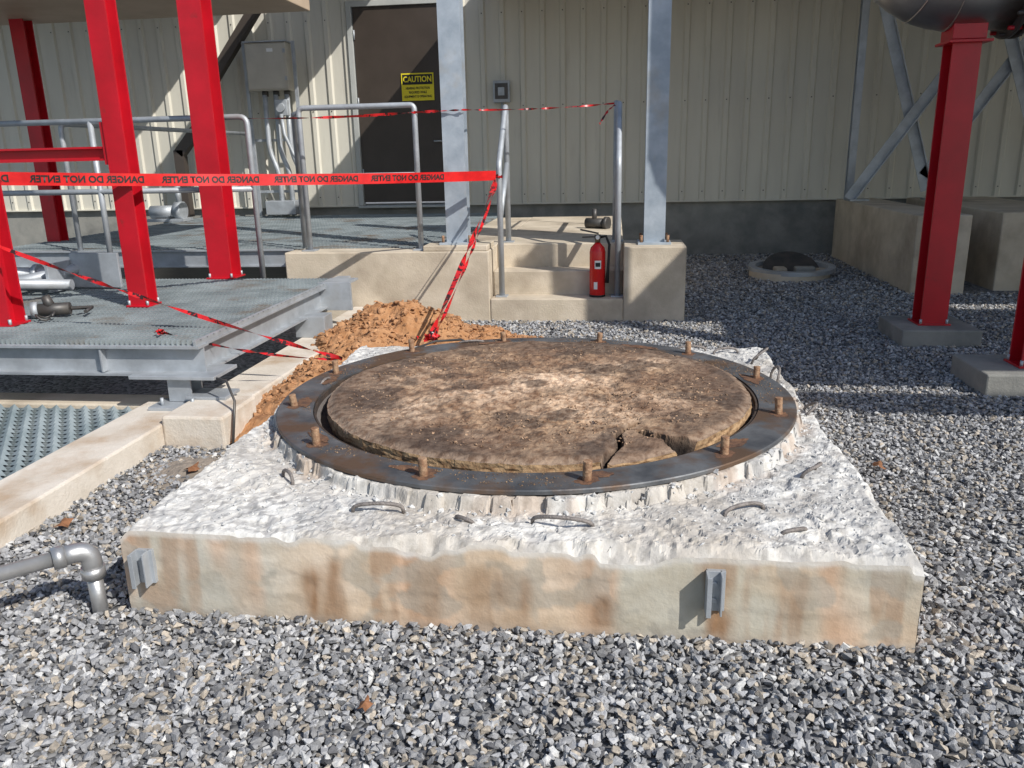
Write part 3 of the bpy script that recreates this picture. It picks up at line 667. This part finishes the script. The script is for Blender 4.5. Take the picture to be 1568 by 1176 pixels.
# ------------------------------------------------------------------ railings
def rail(name,segs,r=.027):
    e=empty(name)
    for i,p in enumerate(segs):tube(e,'pipe_%d'%i,p,r,M['galv'],14)
    return e
def loop(x0,x1,y,z0,z1,rad=.09):
    return [(x0,y,z0)]+bend((x0,y,z0),(x0,y,z1),(x1,y,z1),rad)+bend((x0,y,z1),(x1,y,z1),(x1,y,z0),rad)+[(x1,y,z0)]
e=rail('guard_railing',[loop(-3.09,-1.93,8.03,.705,2.09,.05),[(-3.09,8.03,1.44),(-1.93,8.03,1.44)]])
for x in(-3.09,-1.93):box(e,'post_base',x-.07,x+.07,7.96,8.1,.705,.718,M['galv'],.002)
e=rail('platform_railing',[[(-3.39,7.5,.5)]+bend((-3.39,7.5,.5),(-3.39,7.5,2.0),(-6.6,7.5,2.0),.08)+[(-6.6,7.5,2.0)],[(-3.39,7.5,1.35),(-6.6,7.5,1.35)],[(-4.95,7.5,.5),(-4.95,7.5,2.0)],[(-6.35,7.5,.5),(-6.35,7.5,2.0)],
 [(-5.75,8.2,.6)]+bend((-5.75,8.2,.6),(-5.75,8.2,2.02),(-5.75,12.6,2.02),.08)+[(-5.75,12.6,2.02)],[(-3.25,8.3,.7),(-3.25,8.3,2.05),(-3.09,8.03,2.05)]])
def stair_rail(x,zlow=.235):
    y0,y1=8.02,8.62
    A=(x,y0,zlow);B=(x,y0,1.52);Cc=(x,y1,2.10);D=(x,y1,.715)
    e=rail('stair_handrail',[[A]+bend(A,B,Cc,.06)+bend(B,Cc,D,.06)+[D],[(x,y0,1.02),(x,y1,1.52)]],.029)
    for y,z in((y0,zlow),(y1,.715)):box(e,'post_base',x-.06,x+.06,y-.06,y+.06,z,z+.012,M['galv'],.002)
stair_rail(-1.12);stair_rail(.03)
rail('landing_railing',[[(.0,8.75,.715),(.0,8.75,2.1),(.0,10.6,2.1),(.0,10.6,.715)],[(.0,8.75,1.4),(.0,10.6,1.4)]])
# ------------------------------------------------------------------ fire extinguisher
fe=empty('fire_extinguisher');fx,fy,fz=-.165,8.02,.237
tube(fe,'cylinder',[(fx,fy,fz),(fx,fy,fz+.015),(fx,fy,fz+.44),(fx,fy,fz+.48),(fx,fy,fz+.51),(fx,fy,fz+.53)],[.07,.078,.078,.068,.04,.024],M['extred'],28)
tube(fe,'foot_ring',[(fx,fy,fz),(fx,fy,fz+.02)],.0795,M['ink'],28)
tube(fe,'neck',[(fx,fy,fz+.53),(fx,fy,fz+.575)],.026,M['brass'],14)
box(fe,'valve_block',fx-.03,fx+.03,fy-.025,fy+.025,fz+.56,fz+.605,M['dark'],.005)
beam(fe,'lever_top',(fx+.01,fy,fz+.615),(fx-.17,fy,fz+.655),[(-.015,.015,-.007,.007)],M['dark']);beam(fe,'lever_bottom',(fx,fy,fz+.585),(fx-.15,fy,fz+.58),[(-.015,.015,-.007,.007)],M['dark'])
tube(fe,'gauge',[(fx,fy-.025,fz+.58),(fx,fy-.04,fz+.58)],.02,M['white'],14)
tube(fe,'hose',[(fx+.03,fy,fz+.58),(fx+.08,fy-.01,fz+.59),(fx+.115,fy-.03,fz+.51),(fx+.105,fy-.045,fz+.3),(fx+.095,fy-.045,fz+.14)],[.013,.013,.013,.013,.02],M['ink'],10)
def curved(name,r,a0,a1,z0,z1,m):
    V=[];n=10
    for i in range(n+1):
        a=a0+(a1-a0)*i/n
        for z in(z0,z1):V.append((fx+r*math.cos(a),fy+r*math.sin(a),z))
    mesh_obj(name,V,[(2*i,2*i+2,2*i+3,2*i+1) for i in range(n)],m,fe,True)
curved('label',.0795,-1.9,-1.1,fz+.28,fz+.36,M['white']);curved('label_print',.080,-1.8,-1.2,fz+.30,fz+.34,M['ink']);curved('tag',.0797,-2.0,-1.55,fz+.08,fz+.15,M['white'])
# ------------------------------------------------------------------ right concrete blocks + bracing
rb=empty('concrete_pier');box(rb,'block',3.28,3.85,9.46,12.9,-.1,.875,M['conc'],.015)
rb=empty('concrete_pier');box(rb,'block',4.28,5.4,9.75,12.9,-.1,.875,M['conc'],.015)
xb=empty('steel_cross_bracing');Yb=12.3;ang=[(-.075,.075,-.006,.006),(-.075,-.062,-.06,.006)]
def br(n,a,b):beam(xb,n,a,b,ang,M['galv'],up=(0,1,0))
br('brace_1',(3.30,Yb,.9),(5.45,Yb,4.1));br('brace_2',(4.36,Yb+.07,1.0),(3.35,Yb+.07,4.1))
br('brace_3',(5.95,Yb,.9),(4.75,Yb,4.1));br('brace_4',(4.3,Yb+.07,1.2),(6.2,Yb+.07,4.1))
beam(xb,'post_1',(3.36,Yb+.25,.875),(3.36,Yb+.25,4.0),hprof(.10,.10),M['galv'],up=(0,1,0))
box(xb,'shoe_1',3.29,3.55,Yb-.12,Yb+.12,.876,.9,M['galv'],.003);box(xb,'shoe_2',4.3,4.7,Yb-.1,Yb+.1,.876,.9,M['galv'],.003)
# ------------------------------------------------------------------ manhole ring
vx=empty('concrete_manhole_ring')
c=(2.25,10.85)
def ring2(name,r0,r1,z0,z1,m,cc=c,tilt=0):
    V=[];Fc=[];seg=48
    for i in range(seg):
        a=2*math.pi*i/seg
        for (r,z) in((r0,z1),(r1,z1),(r1,z0),(r0,z0)):V.append((cc[0]+r*math.cos(a),cc[1]+r*math.sin(a),z+tilt*math.sin(a)*r))
    for i in range(seg):
        j=(i+1)%seg
        for k in range(4):
            l=(k+1)%4;Fc.append((i*4+k,i*4+l,j*4+l,j*4+k))
    mesh_obj(name,V,Fc,m,vx)
ring2('base_ring',.38,.50,0,.10,M['conc']);ring2('upper_ring',.45,.54,.10,.15,M['galv'],(2.28,10.88),.04)
tube(vx,'lid',[(2.3,11.0,.07),(2.3,10.99,.085)],.36,M['dark'],40)
box(vx,'debris',2.3,2.55,10.7,10.85,.03,.15,M['concg'],.02);box(vx,'fragment',2.05,2.2,10.7,10.9,.05,.14,M['conc'],.02)
# ------------------------------------------------------------------ dirt mound
n1,n2=190,200;ax=np.linspace(-2.62,0.2,n1);ay=np.linspace(4.2,7.9,n2);MX,MY=np.meshgrid(ax,ay)
def moundh(X,Y):
    h=.34*np.exp(-((X+2.05)/.48)**2-((Y-6.5)/.75)**2)+.25*np.exp(-((X+1.45)/.5)**2-((Y-6.5)/.6)**2)+.25*np.exp(-((X+2.05)/.32)**2-((Y-5.1)/.75)**2)+.13*np.exp(-((X+.8)/.6)**2-((Y-6.4)/.55)**2)
    return h*(.65+.7*fbm(X*4,Y*4,4,300))+.05*(fbm(X*11,Y*11,4,301)-.5)+.012*(facet(X*16,Y*16,305)-.5)-.035
MZ=moundh(MX,MY);V=np.stack([MX,MY,MZ],-1).reshape(-1,3);id=np.arange(n1*n2).reshape(n2,n1)
mo=empty('dirt_mound')
mesh_obj('soil',V,np.stack([id[:-1,:-1],id[:-1,1:],id[1:,1:],id[1:,:-1]],-1).reshape(-1,4),M['dirt'],mo)
scatter('clods',1300,-2.5,-.2,4.5,7.6,.01,.08,lambda X,Y:(moundh(X,Y)>.0)&~((X>-1.76)&(Y<5.37)),lambda n,X,Y:(.7+.6*rng.rand(n))[:,None]*np.array([.40,.205,.095]),lambda X,Y,S:moundh(X,Y)+S*.1,mo,M['stone'],pw=3)
# small patch of fines beside the curb
ax=np.linspace(-2.55,-1.95,50);ay=np.linspace(3.5,4.15,50);MX,MY=np.meshgrid(ax,ay)
MZ=.045*np.exp(-((MX+2.27)/.16)**2-((MY-3.83)/.17)**2)*(.6+.8*fbm(MX*9,MY*9,3,310))+.02*(fbm(MX*25,MY*25,3,311)-.5)-.004
id=np.arange(2500).reshape(50,50);pt=empty('soil_patch')
mesh_obj('fines',np.stack([MX,MY,MZ],-1).reshape(-1,3),np.stack([id[:-1,:-1],id[:-1,1:],id[1:,1:],id[1:,:-1]],-1).reshape(-1,4),M['dirtgrey'],pt)
# ------------------------------------------------------------------ barricade tape
def ribbon(parent,name,fn,L,n,m):
    V=[];
    for i in range(n+1):
        s=L*i/n
        for v in(-.5,.5):V.append(fn(s,v,0))
    return mesh_obj(name,V,[(2*i,2*i+2,2*i+3,2*i+1) for i in range(n)],m,parent,True)
def tapefn(a,b,sag,wd,twist=None):
    a=Vector(a);b=Vector(b);L=(b-a).length;d=(b-a).normalized()
    def fn(s,v,off):
        t=s/L;p=a.lerp(b,t)+Vector((0,0,-sag*4*t*(1-t)))
        side=d.cross(Vector((0,0,1))).normalized();upv=side.cross(d).normalized()
        an=twist(t) if twist else 0
        w_=upv*math.cos(an)+side*math.sin(an);nn=side*math.cos(an)-upv*math.sin(an)
        return p+w_*v*wd+nn*off
    return fn,L
tp=empty('danger_barricade_tape')
TW=.09
fn,L=tapefn((-4.62,4.72,1.56),(-1.14,7.93,1.42),.03,TW,lambda t:.12*math.sin(t*9)+.06*math.sin(t*41))
ribbon(tp,'main_band',fn,L,120,M['tape'])
s=.35
while s<L-.25:
    text_mesh('DANGER DO NOT ENTER',.066,'lettering',M['ink'],tp,lambda a,b,s=s:fn(min(max(s-a,0.0),L),b/TW,.003),.0022,.96)
    s+=.86
def twisted(name,a,b,sag,wd,k,m=M['tape2'],ph=0):
    f,Lx=tapefn(a,b,sag,wd,lambda t:k*t+ph+.8*math.sin(t*13));ribbon(tp,name,f,Lx,260,m)
twisted('drop_to_pad',(-1.14,7.93,1.38),(-1.30,5.52,.36),.03,.042,11)
twisted('drop_to_pad_b',(-1.13,7.94,1.35),(-1.27,5.50,.36),.05,.025,17)
twisted('left_diagonal',(-4.62,4.85,1.36),(-1.78,5.02,.33),.05,.028,22)
twisted('left_lower',(-2.85,4.75,.56),(-1.78,5.0,.33),.04,.018,14)
twisted('rear_band',(-3.55,7.5,1.99),(-1.93,8.0,2.02),.02,.026,5)
twisted('rear_band_b',(-1.93,8.0,2.02),(-1.45,8.0,2.03),.0,.026,2)
twisted('rear_band_c',(-1.45,8.0,2.03),(-.02,8.58,2.08),.02,.018,16)
twisted('knot_tail',(-.01,8.55,2.06),(-.16,8.4,1.88),-.03,.022,6)
def bunch(c,sz,n):
    for i in range(n):
        p=[Vector(c)+Vector((random.gauss(0,sz),random.gauss(0,sz),abs(random.gauss(0,sz*.5)))) for _ in range(2)]
        if (p[0]-p[1]).length>.01: 
            f,Lx=tapefn(p[0],p[1],.0,.03,lambda t:t*3+i);ribbon(tp,'knot',f,Lx,14,M['tape2'])
bunch((-1.29,5.5,.35),.045,12);bunch((-1.13,7.95,1.40),.02,7);bunch((-2.87,4.73,.56),.018,6);bunch((2.72,5.56,1.55),.05,20)
# ------------------------------------------------------------------ tank above left
tk=empty('elevated_tank')
tube(tk,'shell',[(-9.5,8.4,4.38),(-9.3,8.4,4.38),(-3.4,8.4,4.38),(-3.1,8.4,4.38)],[.6,.98,.98,.6],M['duct'],48)
box(tk,'skid',-9.2,-3.45,7.2,9.6,3.22,3.36,M['tan'],.01)
for x in(-8,-6.2,-4.2):box(tk,'saddle',x,x+.15,7.6,9.2,3.361,3.9,M['tan'],.005)
tube(tk,'drain',[(-4.2,7.4,3.22),(-4.2,7.4,3.10),(-3.9,7.3,3.10)],.05,M['duct'],14)
# ------------------------------------------------------------------ added shadow casters (right, unseen above view)
ed=empty('overhead_equipment_deck')
def slab(nm,x0,x1,y0,y1):box(ed,nm,x0,x1,y0,y1,4.0,4.14,M['galv'],.004)
slab('deck_front',4.9,15,2.75,5.55);slab('deck_rear',4.45,15,5.95,10.1);slab('deck_side',3.9,4.88,4.95,5.9);slab('deck_bridge',4.89,7.2,5.56,5.94)  # slabs laid out to shade gravel and right column, slit leaves a lit streak
for i,(x,y) in enumerate(((6.2,3.2),(9.5,3.2),(14.5,3.2))):beam(ed,'leg_%d'%i,(x,y,0),(x,y,4.0),hprof(.2,.2),M['galv'],up=(0,1,0))
for i in range(5):tube(ed,'overhead_pipe_%d'%i,[(4.7+.25*i,2.55-.16*i,4.0+.1*i),(15,2.3-.16*i,4.0+.1*i)],.045+.02*(i%2),M['galv'],10)  # pipes added to stripe the front edge of the ground shadow
# ------------------------------------------------------------------ dry leaves
def leaf(x,y,z,s,rot):
    n=14;V=[]
    for i in range(n):
        a=2*math.pi*i/n;r=s*(1+.35*math.sin(a*5));V.append(Vector((x+r*math.cos(a+rot)*.6,y+r*math.sin(a+rot),z+.25*s*math.sin(a*2+rot)+.02)))
    V.append(Vector((x,y,z+.03)));mesh_obj('dry_leaf',V,[(i,(i+1)%n,n) for i in range(n)],M['leaf'])
leaf(1.35,4.05,.02,.045,.5);leaf(-.72,1.98,.02,.03,1.2);leaf(-2.45,3.05,.03,.05,2);leaf(-2.2,3.75,.03,.05,1);leaf(1.5,2.75,.02,.025,1)
